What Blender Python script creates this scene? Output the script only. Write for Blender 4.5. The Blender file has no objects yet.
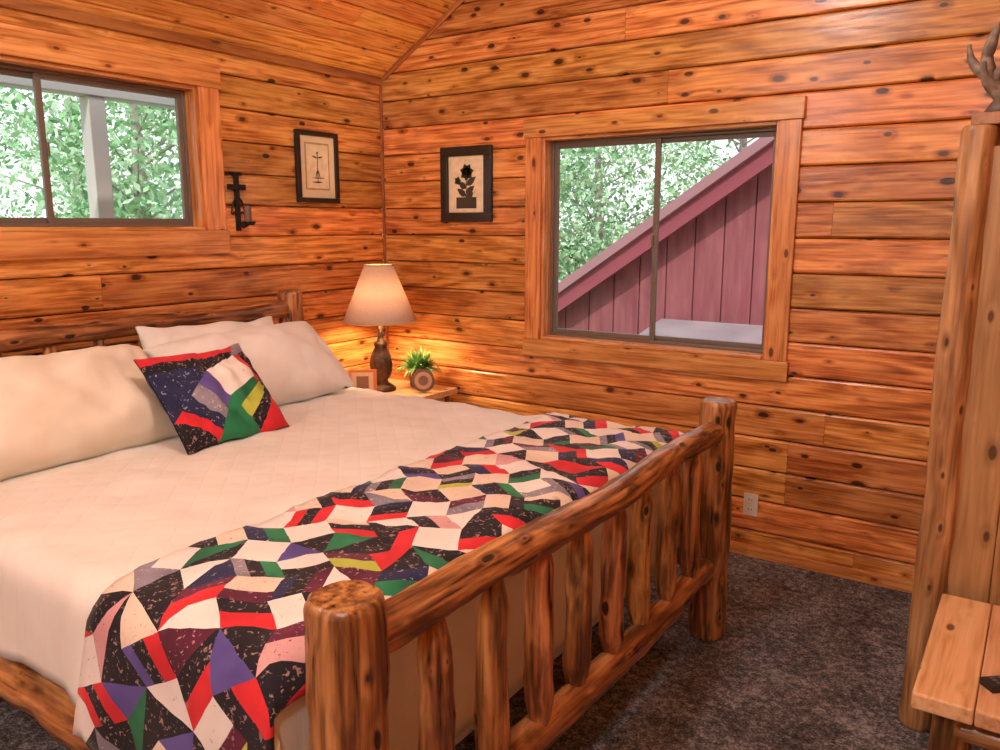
import bpy, bmesh, math, random
from mathutils import Vector, Matrix, noise as mnoise
random.seed(7)
scene = bpy.context.scene
RND = random.Random(11)

# ------------------------------------------------------------------ materials
def new_mat(name):
    m = bpy.data.materials.new(name); m.use_nodes = True
    nt = m.node_tree
    for n in list(nt.nodes): nt.nodes.remove(n)
    out = nt.nodes.new('ShaderNodeOutputMaterial')
    return m, nt, out
class NT:
    def __init__(s, nt): s.nt = nt
    def node(s, t, **kw):
        n = s.nt.nodes.new(t)
        for k, v in kw.items(): setattr(n, k, v)
        return n
    def link(s, a, b): s.nt.links.new(a, b)
    def setin(s, sock, v):
        if isinstance(v, bpy.types.NodeSocket): s.link(v, sock)
        else: sock.default_value = v
    def math(s, op, a, b=0.0, clamp=False):
        n = s.node('ShaderNodeMath', operation=op); n.use_clamp = clamp
        s.setin(n.inputs[0], a); s.setin(n.inputs[1], b)
        return n.outputs[0]
    def vmul(s, v, sc):
        n = s.node('ShaderNodeVectorMath', operation='MULTIPLY')
        s.link(v, n.inputs[0]); n.inputs[1].default_value = sc
        return n.outputs[0]
    def noise(s, v, scale=1.0, detail=2.0, dist=0.0, rough=0.5):
        n = s.node('ShaderNodeTexNoise')
        if v is not None: s.link(v, n.inputs['Vector'])
        n.inputs['Scale'].default_value = scale; n.inputs['Detail'].default_value = detail
        n.inputs['Distortion'].default_value = dist; n.inputs['Roughness'].default_value = rough
        return n.outputs[0]
    def mix(s, f, a, b, mode='MIX'):
        n = s.node('ShaderNodeMix', data_type='RGBA', blend_type=mode)
        s.setin(n.inputs[0], f); s.setin(n.inputs[6], a); s.setin(n.inputs[7], b)
        return n.outputs[2]
    def ramp(s, f, stops):
        n = s.node('ShaderNodeValToRGB'); s.link(f, n.inputs[0])
        el = n.color_ramp.elements
        while len(el) < len(stops): el.new(0.5)
        for e, (p, c) in zip(el, stops):
            e.position = p; e.color = c if len(c) == 4 else (*c, 1)
        return n.outputs[0]
    def bump(s, h, strength=0.3, dist=0.01):
        n = s.node('ShaderNodeBump'); s.link(h, n.inputs['Height'])
        n.inputs['Strength'].default_value = strength; n.inputs['Distance'].default_value = dist
        return n.outputs[0]
def C(c): return (c[0], c[1], c[2], 1.0)

def wood(name, light, mid, dark, knot, rough=0.35, var=0.5, knots=1.0, patch=0.45, ringf=22, bstr=0.25, kscale=(4.2, 9.0), halo_amt=0.5, ramp=(0.22, 0.45, 0.72), pscale=(1.6, 9.0), pthr=0.52):
    m, nt, out = new_mat(name); g = NT(nt)
    a = g.node('ShaderNodeAttribute', attribute_name='gc').outputs['Vector']
    k = g.node('ShaderNodeAttribute', attribute_name='kc').outputs['Vector']
    pr = g.node('ShaderNodeAttribute', attribute_name='pr').outputs['Fac']
    vo = g.node('ShaderNodeTexVoronoi', voronoi_dimensions='2D')
    kk = g.vmul(k, (kscale[0], kscale[1], 1))
    g.link(kk, vo.inputs['Vector']); vo.inputs['Scale'].default_value = 1.0
    pt = g.noise(g.vmul(a, (pscale[0], pscale[1], pscale[1])), 1, 3, 0.4, 0.6)
    dist = g.math('ADD', vo.outputs['Distance'], g.math('MULTIPLY', g.math('SUBTRACT', pt, 0.5), 0.12))
    sep = g.node('ShaderNodeSeparateColor'); g.link(vo.outputs['Color'], sep.inputs[0])
    thr = g.math('SUBTRACT', g.math('MULTIPLY', sep.outputs[0], 0.20*knots), 0.070)
    km = g.math('MULTIPLY', g.math('SUBTRACT', thr, dist), 26, clamp=True)
    halo = g.math('MULTIPLY', g.math('SUBTRACT', g.math('ADD', thr, 0.14), dist), 5, clamp=True)
    halo = g.math('MULTIPLY', halo, g.math('MULTIPLY', sep.outputs[0], halo_amt))
    infl = g.math('SUBTRACT', 1.0, g.math('DIVIDE', dist, 0.30), clamp=True)
    infl = g.math('MULTIPLY', g.math('MULTIPLY', infl, infl), g.math('MULTIPLY', sep.outputs[0], 0.22))
    n1 = g.noise(g.vmul(a, (0.7, 6, 6)), 1, 1.5, 0.4)
    rings = g.math('SINE', g.math('MULTIPLY', g.math('ADD', n1, infl), ringf*2.0))
    rings = g.math('ADD', g.math('MULTIPLY', rings, 0.5), 0.5)
    fib = g.noise(g.vmul(a, (4.0, 80, 80)), 1, 3, 0.2)
    f = g.math('ADD', g.math('MULTIPLY', rings, 0.22), g.math('MULTIPLY', fib, 0.78))
    col = g.ramp(f, [(ramp[0], dark), (ramp[1], mid), (ramp[2], light)])
    pm = g.math('MULTIPLY', g.math('SUBTRACT', pt, pthr), 4.5, clamp=True)
    col = g.mix(g.math('MULTIPLY', pm, patch), col, C(dark))
    col = g.mix(halo, col, C(dark))
    col = g.mix(g.math('MULTIPLY', km, 0.92), col, C(knot))
    hs = g.node('ShaderNodeHueSaturation'); g.link(col, hs.inputs['Color'])
    g.link(g.math('ADD', g.math('MULTIPLY', pr, var), 1.0-var*0.5), hs.inputs['Value'])
    g.link(g.math('ADD', g.math('MULTIPLY', g.math('FRACT', g.math('MULTIPLY', pr, 7.3)), 0.018), 0.493), hs.inputs['Hue'])
    b = g.node('ShaderNodeBsdfPrincipled'); g.link(hs.outputs[0], b.inputs['Base Color'])
    g.link(g.math('ADD', g.math('MULTIPLY', fib, 0.16), rough-0.08), b.inputs['Roughness'])
    g.link(g.bump(g.math('ADD', g.math('MULTIPLY', f, 0.5), g.math('MULTIPLY', pt, 1.6)), bstr, 0.005), b.inputs['Normal'])
    g.link(b.outputs[0], out.inputs[0])
    return m

def simple(name, col, rough=0.6, metal=0.0, nscale=0, namp=0.2, bump=0.0, emit=None, spec=0.5):
    m, nt, out = new_mat(name); g = NT(nt)
    b = g.node('ShaderNodeBsdfPrincipled'); b.inputs['Roughness'].default_value = rough
    b.inputs['Metallic'].default_value = metal; b.inputs['Specular IOR Level'].default_value = spec
    if nscale:
        tc = g.node('ShaderNodeTexCoord').outputs['Object']
        n = g.noise(tc, nscale, 3)
        dk = tuple(c*(1-namp) for c in col); lt = tuple(min(1, c*(1+namp)) for c in col)
        g.link(g.ramp(n, [(0.3, dk), (0.7, lt)]), b.inputs['Base Color'])
        if bump: g.link(g.bump(n, bump, 0.01), b.inputs['Normal'])
    else: b.inputs['Base Color'].default_value = C(col)
    if emit:
        b.inputs['Emission Color'].default_value = C(emit[0]); b.inputs['Emission Strength'].default_value = emit[1]
    g.link(b.outputs[0], out.inputs[0])
    return m

M_wall = wood('wall_pine', (0.86, 0.41, 0.130), (0.62, 0.225, 0.054), (0.24, 0.066, 0.015), (0.05, 0.013, 0.005), rough=0.27, var=0.50, patch=0.66, pscale=(3.0, 13), ramp=(0.25, 0.45, 0.71), knots=1.1, kscale=(4.8, 9.5), halo_amt=0.7, pthr=0.50)
M_ceil = wood('ceiling_pine', (0.90, 0.43, 0.135), (0.72, 0.27, 0.065), (0.40, 0.12, 0.026), (0.10, 0.025, 0.008), rough=0.28, var=0.30, patch=0.4, ramp=(0.23, 0.45, 0.70))
M_trim = wood('trim_pine', (0.84, 0.40, 0.14), (0.64, 0.25, 0.07), (0.38, 0.12, 0.030), (0.12, 0.03, 0.01), rough=0.28, var=0.2, patch=0.4)
M_trimd = wood('trim_pine_dark', (0.50, 0.20, 0.06), (0.36, 0.12, 0.035), (0.2, 0.06, 0.018), (0.1, 0.03, 0.01), rough=0.34, var=0.2, patch=0.25)
M_log = wood('peeled_log', (0.60, 0.29, 0.105), (0.34, 0.135, 0.044), (0.070, 0.025, 0.011), (0.022, 0.010, 0.006), rough=0.30, var=0.4, patch=0.92, bstr=0.65, kscale=(5, 11), pscale=(4, 15), ramp=(0.29, 0.48, 0.70), pthr=0.49)
M_logl = wood('pale_log', (0.72, 0.41, 0.19), (0.48, 0.24, 0.095), (0.20, 0.08, 0.03), (0.08, 0.03, 0.012), rough=0.38, var=0.3, patch=0.75, bstr=0.4, kscale=(5, 11), pscale=(2.5, 12))
M_cab = wood('cabinet_pine', (0.50, 0.28, 0.13), (0.39, 0.20, 0.085), (0.26, 0.12, 0.045), (0.08, 0.03, 0.012), rough=0.42, var=0.2, patch=0.4)
M_bench = wood('bench_pine', (0.84, 0.55, 0.31), (0.74, 0.43, 0.21), (0.50, 0.25, 0.10), (0.16, 0.07, 0.03), rough=0.32, var=0.2, patch=0.35)
M_dark = simple('backing_dark', (0.02, 0.008, 0.004), 0.9)
M_bronze = simple('window_bronze', (0.185, 0.15, 0.12), 0.45, 0.2)
M_iron = simple('black_iron', (0.03, 0.026, 0.024), 0.5, 0.6, 40, 0.4, 0.3)
M_plastic = simple('outlet_plastic', (0.8, 0.78, 0.72), 0.35)
M_black = simple('black_plastic', (0.015, 0.015, 0.017), 0.4)

def glass_mat():
    m, nt, out = new_mat('window_glass'); g = NT(nt)
    t = g.node('ShaderNodeBsdfTransparent'); gl = g.node('ShaderNodeBsdfGlossy'); gl.inputs['Roughness'].default_value = 0.02
    fr = g.node('ShaderNodeFresnel'); fr.inputs[0].default_value = 1.35
    mx = g.node('ShaderNodeMixShader'); g.link(fr.outputs[0], mx.inputs[0]); g.link(t.outputs[0], mx.inputs[1]); g.link(gl.outputs[0], mx.inputs[2])
    g.link(mx.outputs[0], out.inputs[0]); return m
M_glass = glass_mat()

def carpet_mat():
    m, nt, out = new_mat('carpet'); g = NT(nt)
    tc = g.node('ShaderNodeTexCoord').outputs['Object']
    a = g.noise(tc, 110, 2, 0.3, 0.7); b_ = g.noise(tc, 6, 3, 0.6); c_ = g.noise(tc, 36, 2, 0.4)
    f = g.math('ADD', g.math('MULTIPLY', a, 0.45), g.math('ADD', g.math('MULTIPLY', b_, 0.22), g.math('MULTIPLY', c_, 0.33)))
    col = g.ramp(f, [(0.38, (0.030, 0.030, 0.033)), (0.50, (0.130, 0.125, 0.130)), (0.62, (0.40, 0.385, 0.385))])
    b = g.node('ShaderNodeBsdfPrincipled'); g.link(col, b.inputs['Base Color']); b.inputs['Roughness'].default_value = 0.95
    b.inputs['Specular IOR Level'].default_value = 0.1
    g.link(g.bump(f, 0.9, 0.02), b.inputs['Normal']); g.link(b.outputs[0], out.inputs[0]); return m
M_carpet = carpet_mat()

def cloth(name, col, col2=None, speck=None, quilt=0.0, weave=260, rough=0.9, speck_thr=0.62, sscale=80):
    m, nt, out = new_mat(name); g = NT(nt)
    tc = g.node('ShaderNodeTexCoord').outputs['Object']
    n = g.noise(tc, 7, 2)
    c2 = col2 or tuple(c*0.86 for c in col)
    c = g.ramp(n, [(0.35, c2), (0.65, col)])
    if speck:
        s1 = g.noise(tc, sscale, 2, 0.8)
        msk = g.math('MULTIPLY', g.math('SUBTRACT', s1, speck_thr), 18, clamp=True)
        c = g.mix(msk, c, C(speck))
    b = g.node('ShaderNodeBsdfPrincipled'); g.link(c, b.inputs['Base Color']); b.inputs['Roughness'].default_value = rough
    b.inputs['Sheen Weight'].default_value = 0.1; b.inputs['Specular IOR Level'].default_value = 0.2
    h = g.math('MULTIPLY', g.noise(tc, weave, 1), 0.25)
    if quilt:
        sp = g.node('ShaderNodeSeparateXYZ'); g.link(tc, sp.inputs[0])
        u = g.math('ADD', sp.outputs[0], sp.outputs[1]); v = g.math('SUBTRACT', sp.outputs[0], sp.outputs[1])
        q = g.math('MULTIPLY', g.math('ABSOLUTE', g.math('SINE', g.math('MULTIPLY', u, quilt))), g.math('ABSOLUTE', g.math('SINE', g.math('MULTIPLY', v, quilt))))
        h = g.math('ADD', h, g.math('POWER', q, 0.4))
    g.link(g.bump(h, 0.28, 0.008), b.inputs['Normal'])
    g.link(b.outputs[0], out.inputs[0]); return m
M_cover = cloth('bedspread_cotton', (0.79, 0.785, 0.74), (0.75, 0.73, 0.675), quilt=30)
M_pillow = cloth('pillow_cotton', (0.82, 0.82, 0.79), (0.77, 0.76, 0.72))
M_pillow2 = cloth('pillow_cotton_warm', (0.82, 0.78, 0.67), (0.76, 0.70, 0.57))
Q = dict(
 white=cloth('quilt_white', (0.84, 0.81, 0.77), (0.76, 0.71, 0.68), speck=(0.62, 0.48, 0.48), sscale=60, speck_thr=0.68),
 cream=cloth('quilt_cream', (0.80, 0.69, 0.57), (0.70, 0.57, 0.47), speck=(0.55, 0.35, 0.28), speck_thr=0.65),
 red=cloth('quilt_red', (0.74, 0.035, 0.045), (0.52, 0.02, 0.03)),
 green=cloth('quilt_green', (0.03, 0.26, 0.11), (0.015, 0.13, 0.06)),
 black=cloth('quilt_black', (0.020, 0.018, 0.026), (0.011, 0.010, 0.014), speck=(0.34, 0.22, 0.20), speck_thr=0.61),
 plum=cloth('quilt_plum', (0.15, 0.022, 0.055), (0.07, 0.014, 0.03), speck=(0.5, 0.25, 0.3), speck_thr=0.63),
 grey=cloth('quilt_grey', (0.30, 0.28, 0.34), (0.19, 0.18, 0.23), speck=(0.6, 0.55, 0.57), speck_thr=0.62),
 pink=cloth('quilt_pink', (0.68, 0.40, 0.41), (0.58, 0.30, 0.31), speck=(0.3, 0.05, 0.06), speck_thr=0.66),
 lime=cloth('quilt_lime', (0.50, 0.56, 0.09), (0.40, 0.46, 0.06)),
 purple=cloth('quilt_purple', (0.13, 0.11, 0.36), (0.08, 0.06, 0.24)),
 navy=cloth('quilt_navy', (0.03, 0.035, 0.10), (0.015, 0.018, 0.055), speck=(0.35, 0.35, 0.45), speck_thr=0.64),
)
QN = list(Q.keys()); QI = {k: i for i, k in enumerate(QN)}

# ------------------------------------------------------------------ builder
class Fr:
    def __init__(s, o, a, b, n):
        s.o, s.a, s.b, s.n = Vector(o), Vector(a).normalized(), Vector(b).normalized(), Vector(n).normalized()
    def p(s, x, y, z): return s.o + s.a*x + s.b*y + s.n*z
WORLD = Fr((0,0,0), (1,0,0), (0,1,0), (0,0,1))

class B:
    def __init__(s):
        s.v=[]; s.f=[]; s.gc=[]; s.kc=[]; s.pr=[]; s.mi=[]; s.sm=[]
    def add(s, v, f, gc=None, kc=None, pr=0.5, mat=0, smooth=False):
        o = len(s.v); s.v += [tuple(p) for p in v]
        s.gc += [tuple(x) for x in (gc or v)]; s.kc += [tuple(x) for x in (kc or v)]
        s.pr += [pr]*len(v)
        for q in f: s.f.append([i+o for i in q]); s.mi.append(mat); s.sm.append(smooth)
    def box(s, a0, a1, b0, b1, c0, c1, fr=WORLD, grain=0, mat=0, pr=None):
        if pr is None: pr = RND.random()
        o = (RND.uniform(0, 50), RND.uniform(0, 50), RND.uniform(0, 50))
        vs=[]; gc=[]; kc=[]
        for x in (a0, a1):
            for y in (b0, b1):
                for z in (c0, c1):
                    vs.append(fr.p(x, y, z)); L = [x, y, z]; g = L.pop(grain)
                    gc.append((g+o[0], L[0]+o[1], L[1]+o[2])); kc.append((g+o[0], L[0]+L[1]+o[1], 0))
        f = [(0,1,3,2),(4,6,7,5),(0,4,5,1),(2,3,7,6),(0,2,6,4),(1,5,7,3)]
        if fr.a.cross(fr.b).dot(fr.n) < 0: f = [tuple(reversed(q)) for q in f]
        s.add(vs, f, gc, kc, pr, mat)
    def sweep(s, pts, rad, segs=16, amp=0.0, seed=0, mat=0, pr=None, cap=True, smooth=True, squash=1.0, nf=1.0):
        if pr is None: pr = RND.random()
        pts = [Vector(p) for p in pts]; n = len(pts)
        if isinstance(rad, (int, float)): rad = [rad]*n
        T = [(pts[min(i+1, n-1)]-pts[max(i-1, 0)]).normalized() for i in range(n)]
        up = Vector((0,0,1)) if abs(T[0].z) < 0.9 else Vector((1,0,0))
        U = T[0].cross(up).normalized(); o = (seed*3.17, seed*1.31, seed*0.77)
        vs=[]; gc=[]; kc=[]; L = 0
        for i in range(n):
            if i: L += (pts[i]-pts[i-1]).length
            U = (U - T[i]*U.dot(T[i])).normalized(); W = T[i].cross(U)
            for j in range(segs):
                th = 2*math.pi*j/segs; c, d = math.cos(th), math.sin(th)
                k = 1.0
                if amp: k += amp*(mnoise.noise(Vector((c*1.2*nf+o[0], d*1.2*nf+o[1], L*5*nf+o[2]))) + 0.5*mnoise.noise(Vector((c*3+o[1], d*3+o[2], L*16+o[0]))))
                r = rad[i]*k
                vs.append(pts[i] + U*c*r + W*d*r*squash)
                gc.append((L+o[0], c*r+o[1], d*r+o[2])); kc.append((L+o[0], th*rad[i]*1.0+o[1], 0))
        f=[]
        for i in range(n-1):
            for j in range(segs):
                a = i*segs+j; b_ = i*segs+(j+1)%segs
                f.append((a, b_, b_+segs, a+segs))
        s.add(vs, f, gc, kc, pr, mat, smooth)
        if cap:
            for i, rev in ((0, True), (n-1, False)):
                ring = vs[i*segs:(i+1)*segs]; c0 = pts[i]
                g0 = gc[i*segs:(i+1)*segs]
                gm = (g0[0][0], o[1], o[2])
                cf = [(j, (j+1) % segs, segs) if not rev else ((j+1) % segs, j, segs) for j in range(segs)]
                s.add(list(ring)+[c0], cf, list(g0)+[gm], [(g[1]*.3, g[2]*.3, 0) for g in g0]+[(gm[1]*.3, gm[2]*.3, 0)], pr, mat, False)
    def log(s, p0, p1, r0, r1=None, amp=0.10, bow=0.006, seed=None, segs=20, mat=0, prof=None, pr=None, step=0.05):
        if r1 is None: r1 = r0
        if seed is None: seed = RND.uniform(1, 90)
        p0, p1 = Vector(p0), Vector(p1); L = (p1-p0).length; n = max(6, int(L/step))
        side = (p1-p0).cross(Vector((0.3, 0.5, 0.8))).normalized()
        pts=[]; rad=[]
        ts = [0.0, 0.006/L, 0.018/L] + [i/n for i in range(1, n)] + [1-0.018/L, 1-0.006/L, 1.0]
        mul = [0.86, 0.96, 1.0] + [1]*(n-1) + [1, 0.96, 0.86]
        for t, m_ in zip(ts, mul):
            w = mnoise.noise(Vector((t*L*1.5, seed, 0)))*bow*4 + math.sin(t*math.pi)*bow
            pts.append(p0.lerp(p1, t) + side*w)
            r = r0+(r1-r0)*t
            if prof: r *= prof(t)
            rad.append(r*m_)
        s.sweep(pts, rad, segs, amp, seed, mat, pr)
    def lathe(s, prof, center=(0,0,0), segs=32, mat=0, smooth=True, pr=0.5, wob=None):
        vs=[]; f=[]
        for (r, z) in prof:
            for j in range(segs):
                th = 2*math.pi*j/segs
                rr = r*(wob(th, z) if wob else 1)
                vs.append((center[0]+rr*math.cos(th), center[1]+rr*math.sin(th), center[2]+z))
        for i in range(len(prof)-1):
            for j in range(segs):
                a = i*segs+j; b_ = i*segs+(j+1)%segs
                f.append((a, b_, b_+segs, a+segs))
        s.add(vs, f, mat=mat, smooth=smooth, pr=pr)
    def obj(s, name, mats, bevel=0, recalc=False):
        me = bpy.data.meshes.new(name); me.from_pydata(s.v, [], s.f)
        for m in mats: me.materials.append(m)
        me.polygons.foreach_set('material_index', s.mi); me.polygons.foreach_set('use_smooth', s.sm)
        for nm, dat in (('gc', s.gc), ('kc', s.kc)):
            at = me.attributes.new(nm, 'FLOAT_VECTOR', 'POINT')
            at.data.foreach_set('vector', [c for p in dat for c in (tuple(p)+(0,0,0))[:3]])
        at = me.attributes.new('pr', 'FLOAT', 'POINT'); at.data.foreach_set('value', s.pr)
        me.update()
        ob = bpy.data.objects.new(name, me); scene.collection.objects.link(ob)
        if recalc:
            bm = bmesh.new(); bm.from_mesh(me); bmesh.ops.recalc_face_normals(bm, faces=bm.faces); bm.to_mesh(me); bm.free()
        if bevel:
            md = ob.modifiers.new('bevel', 'BEVEL'); md.width = bevel; md.segments = 2; md.limit_method = 'ANGLE'
        return ob

def group(name, loc, kids):
    e = bpy.data.objects.new(name, None); e.location = loc; e.empty_display_size = 0.1
    scene.collection.objects.link(e)
    inv = Matrix.Translation(Vector(loc)).inverted()
    for k in kids:
        k.parent = e; k.matrix_parent_inverse = inv
    return e

# ------------------------------------------------------------------ room shell
W, D0 = 4.30, -6.2      # x extent, south wall y
EAVE, SL, RIDGE = 2.58, 0.60, 2.6
BW = 0.165
def zroof(x): return EAVE + SL*x if x <= RIDGE else EAVE + SL*RIDGE - SL*(x-RIDGE)

def plank_mesh(name, fr, a0, a1, b0, b1, width, mat, holes=(), clips=(), chunk=(2.6, 5.2), th=0.02, off=0.0, backing=0.16):
    b = B(); row = 0; z = b0 - off
    while z < b1:
        zt = z+width; x = a0 - RND.uniform(0, 2.4)
        while x < a1:
            L = RND.uniform(*chunk); xa, xb = max(a0, x), min(a1, x+L); x += L
            if xb-xa < 0.02: continue
            if a1-xb < 0.25: xb = a1; x = a1
            o = (RND.uniform(0, 60), RND.uniform(0, 60)); g=0.0020; ch=0.011
            sec = [(z+g, -th), (z+g, -ch), (z+g+ch*.35, -ch*.3), (z+g+ch*.9, 0), (zt-g-ch*.9, 0), (zt-g-ch*.35, -ch*.3), (zt-g, -ch), (zt-g, -th)]
            vs=[]; gc=[]; kc=[]; K=len(sec)
            for xx in (xa+g*.4, xb-g*.4):
                for (s_, n_) in sec:
                    vs.append(fr.p(xx, s_, n_)); gc.append((xx+o[0], s_-z+o[1], n_)); kc.append((xx+o[0], s_-z+o[1], 0))
            f = [(i, i+1, i+1+K, i+K) for i in range(K-1)] + [tuple(range(K))[::-1], tuple(range(K, 2*K))]
            b.add(vs, f, gc, kc, RND.random(), 0)
        z = zt; row += 1
    if backing:
        b.box(a0, a1, b0, b1, -th-backing, -th+0.002, fr, mat=1)
    ob = b.obj(name, [mat, M_dark])
    me = ob.data
    bm = bmesh.new(); bm.from_mesh(me)
    for (h0, h1, v0, v1) in holes:
        for pt, no in ((fr.p(h0,0,0), fr.a), (fr.p(h1,0,0), fr.a), (fr.p(0,v0,0), fr.b), (fr.p(0,v1,0), fr.b)):
            bmesh.ops.bisect_plane(bm, geom=bm.verts[:]+bm.edges[:]+bm.faces[:], plane_co=pt, plane_no=no)
        kill = []
        for fc in bm.faces:
            c = fc.calc_center_median()-fr.o; x_, y_ = c.dot(fr.a), c.dot(fr.b)
            if h0 < x_ < h1 and v0 < y_ < v1: kill.append(fc)
        bmesh.ops.delete(bm, geom=kill, context='FACES')
    for (pt, no) in clips:
        bmesh.ops.bisect_plane(bm, geom=bm.verts[:]+bm.edges[:]+bm.faces[:], plane_co=pt, plane_no=no, clear_outer=True)
    bmesh.ops.recalc_face_normals(bm, faces=bm.faces)
    bm.to_mesh(me); bm.free()
    return ob

clW = (Vector((0, 0, EAVE+0.03)), Vector((-SL, 0, 1)))
clE = (Vector((RIDGE, 0, EAVE+SL*RIDGE+0.03)), Vector((SL, 0, 1)))
FN = Fr((0,0,0), (1,0,0), (0,0,1), (0,-1,0))
FS = Fr((0,D0,0), (1,0,0), (0,0,1), (0,1,0))
FWs = Fr((0,0,0), (0,-1,0), (0,0,1), (1,0,0))
FE = Fr((W,0,0), (0,-1,0), (0,0,1), (-1,0,0))
NW = (1.20, 2.50, 1.03, 2.16)
WW = (1.35, 2.80, 1.655, 2.36)
SW = (1.0, 3.2, 0.9, 2.2)
plank_mesh('wall_north', FN, 0, W, 0, 4.25, BW, M_wall, [NW], [clW, clE], off=0.03)
plank_mesh('wall_south', FS, 0, W, 0, 4.25, BW, M_wall, [SW], [clW, clE])
plank_mesh('wall_west', FWs, 0, -D0, 0, EAVE+0.12, BW, M_wall, [WW], [clW], off=0.03)
plank_mesh('wall_east', FE, 0, -D0, 0, zroof(W)+0.02, BW, M_wall)
cs = math.sqrt(1+SL*SL)
FC1 = Fr((0,0.2,EAVE), (0,-1,0), (1,0,SL), (SL,0,-1))
c1 = plank_mesh('ceiling', FC1, 0, -D0+0.4, -0.06, RIDGE*cs, 0.135, M_ceil, chunk=(2.5, 5.0), backing=0.1)
FC2 = Fr((RIDGE,0.2,EAVE+SL*RIDGE), (0,-1,0), (1,0,-SL), (-SL,0,-1))
c2 = plank_mesh('ceiling_east_slope', FC2, 0, -D0+0.4, 0, (W-RIDGE+0.2)*cs, 0.135, M_ceil, chunk=(2.5, 5.0), backing=0.1)
c2.parent = c1
b = B(); b.box(-0.60, -0.06, D0-0.2, 0.2, EAVE-0.10, EAVE+0.10, mat=0)
eo = b.obj('eave', [simple('eave_paint', (0.75, 0.72, 0.66), 0.7)]); eo.parent = c1
b = B(); b.box(-0.18, W+0.18, D0-0.18, 0.18, -0.12, 0.0)
b.obj('floor', [M_carpet])
def trim(name, fn, mats=None, bevel=0.004):
    b = B(); fn(b); return b.obj(name, mats or [M_trim], bevel)
trim('baseboard_north', lambda b: b.box(0.0, W, 0.0, 0.055, 0.0, 0.018, FN, 0))
trim('baseboard_west', lambda b: b.box(0.02, -D0, 0.0, 0.055, 0.0, 0.018, FWs, 0))
trim('baseboard_east', lambda b: b.box(0.02, -D0, 0.0, 0.055, 0.0, 0.018, FE, 0))
trim('baseboard_south', lambda b: b.box(0.02, W-0.02, 0.0, 0.055, 0.0, 0.018, FS, 0))
trim('trim_1', lambda b: b.box(0.0, 0.016, -0.016, 0.0, 0.056, EAVE, WORLD, 2, pr=0.0), [M_trimd])
trim('trim_2', lambda b: b.box(0.02, -D0, EAVE-0.035, EAVE+0.012, 0.0, 0.024, FWs, 0), [M_trimd])
FG = Fr((0,0,EAVE), (1,0,SL), (-SL,0,1), (0,-1,0))
trim('trim_3', lambda b: b.box(0.03, RIDGE*cs, -0.028, 0.0, 0.0, 0.016, FG, 0), [M_trimd])

# ------------------------------------------------------------------ windows
def window(name, fr, hole, cw=0.10, depth=0.15, gl=-0.10, sill=0.03, mull=None):
    a0, a1, z0, z1 = hole; kids=[]
    b = B(); t=0.022
    b.box(a0-cw, a0, z0-0.0, z1, 0, t, fr, 1); b.box(a1, a1+cw, z0, z1, 0, t, fr, 1)
    b.box(a0-cw-0.01, a1+cw+0.01, z1, z1+cw, 0, t+0.006, fr, 0)
    b.box(a0-cw-0.01, a1+cw+0.01, z0-cw, z0, 0, t+0.006, fr, 0)
    j=0.018
    b.box(a0-0.001, a0+j, z0, z1, -depth, 0.004, fr, 1); b.box(a1-j, a1+0.001, z0, z1, -depth, 0.004, fr, 1)
    b.box(a0+j, a1-j, z1-j, z1+0.001, -depth, 0.004, fr, 0); b.box(a0+j, a1-j, z0-0.001, z0+j, -depth, sill, fr, 0)
    kids.append(b.obj('casing', [M_trim], 0.004))
    b = B(); A0, A1, Z0, Z1 = a0+j, a1-j, z0+j, z1-j; w=0.016; am = mull if mull else (A0+A1)/2
    for (x0, x1, y0, y1) in ((A0, A0+w, Z0, Z1), (A1-w, A1, Z0, Z1), (A0+w, A1-w, Z1-w, Z1), (A0+w, A1-w, Z0, Z0+w)):
        b.box(x0, x1, y0, y1, gl-0.035, gl+0.03, fr)
    for s_, (x0, x1) in enumerate(((A0+w, am+0.020), (am-0.020, A1-w))):
        n0 = gl+0.002 if s_ == 0 else gl-0.024; n1 = n0+0.02; q=0.024
        b.box(x0, x0+q, Z0+w, Z1-w, n0, n1, fr); b.box(x1-q, x1, Z0+w, Z1-w, n0, n1, fr)
        b.box(x0+q, x1-q, Z1-w-q, Z1-w, n0, n1, fr); b.box(x0+q, x1-q, Z0+w, Z0+w+q, n0, n1, fr)
    b.box(am-0.012, am+0.0, (Z0+Z1)/2-0.03, (Z0+Z1)/2+0.03, gl+0.022, gl+0.034, fr)
    kids.append(b.obj('sash_frame', [M_bronze], 0.002))
    b = B()
    for s_, (x0, x1) in enumerate(((A0+w, am), (am, A1-w))):
        n0 = gl+0.012 if s_ == 0 else gl-0.014
        vs = [fr.p(x0, Z0+w, n0), fr.p(x1, Z0+w, n0), fr.p(x1, Z1-w, n0), fr.p(x0, Z1-w, n0)]
        b.add(vs, [(0,1,2,3)])
    kids.append(b.obj('glass', [M_glass]))
    group(name, fr.p((a0+a1)/2, (z0+z1)/2, 0), kids)
window('window_1', FN, NW)
window('window_2', FWs, WW, cw=0.12)
window('added_fill_window', FS, SW)  # unseen south window, added to let in more daylight

def portal(fr, hole, nrm_in):
    a0, a1, z0, z1 = hole
    l = bpy.data.lights.new('sky_portal', 'AREA'); l.shape = 'RECTANGLE'; l.size = a1-a0; l.size_y = z1-z0
    l.cycles.is_portal = True
    o = bpy.data.objects.new('sky_portal', l); scene.collection.objects.link(o)
    o.location = fr.p((a0+a1)/2, (z0+z1)/2, -0.16)
    o.rotation_euler = Vector(nrm_in).to_track_quat('-Z', 'Y').to_euler()
portal(FN, NW, (0,-1,0)); portal(FWs, WW, (1,0,0)); portal(FS, SW, (0,1,0))

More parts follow.
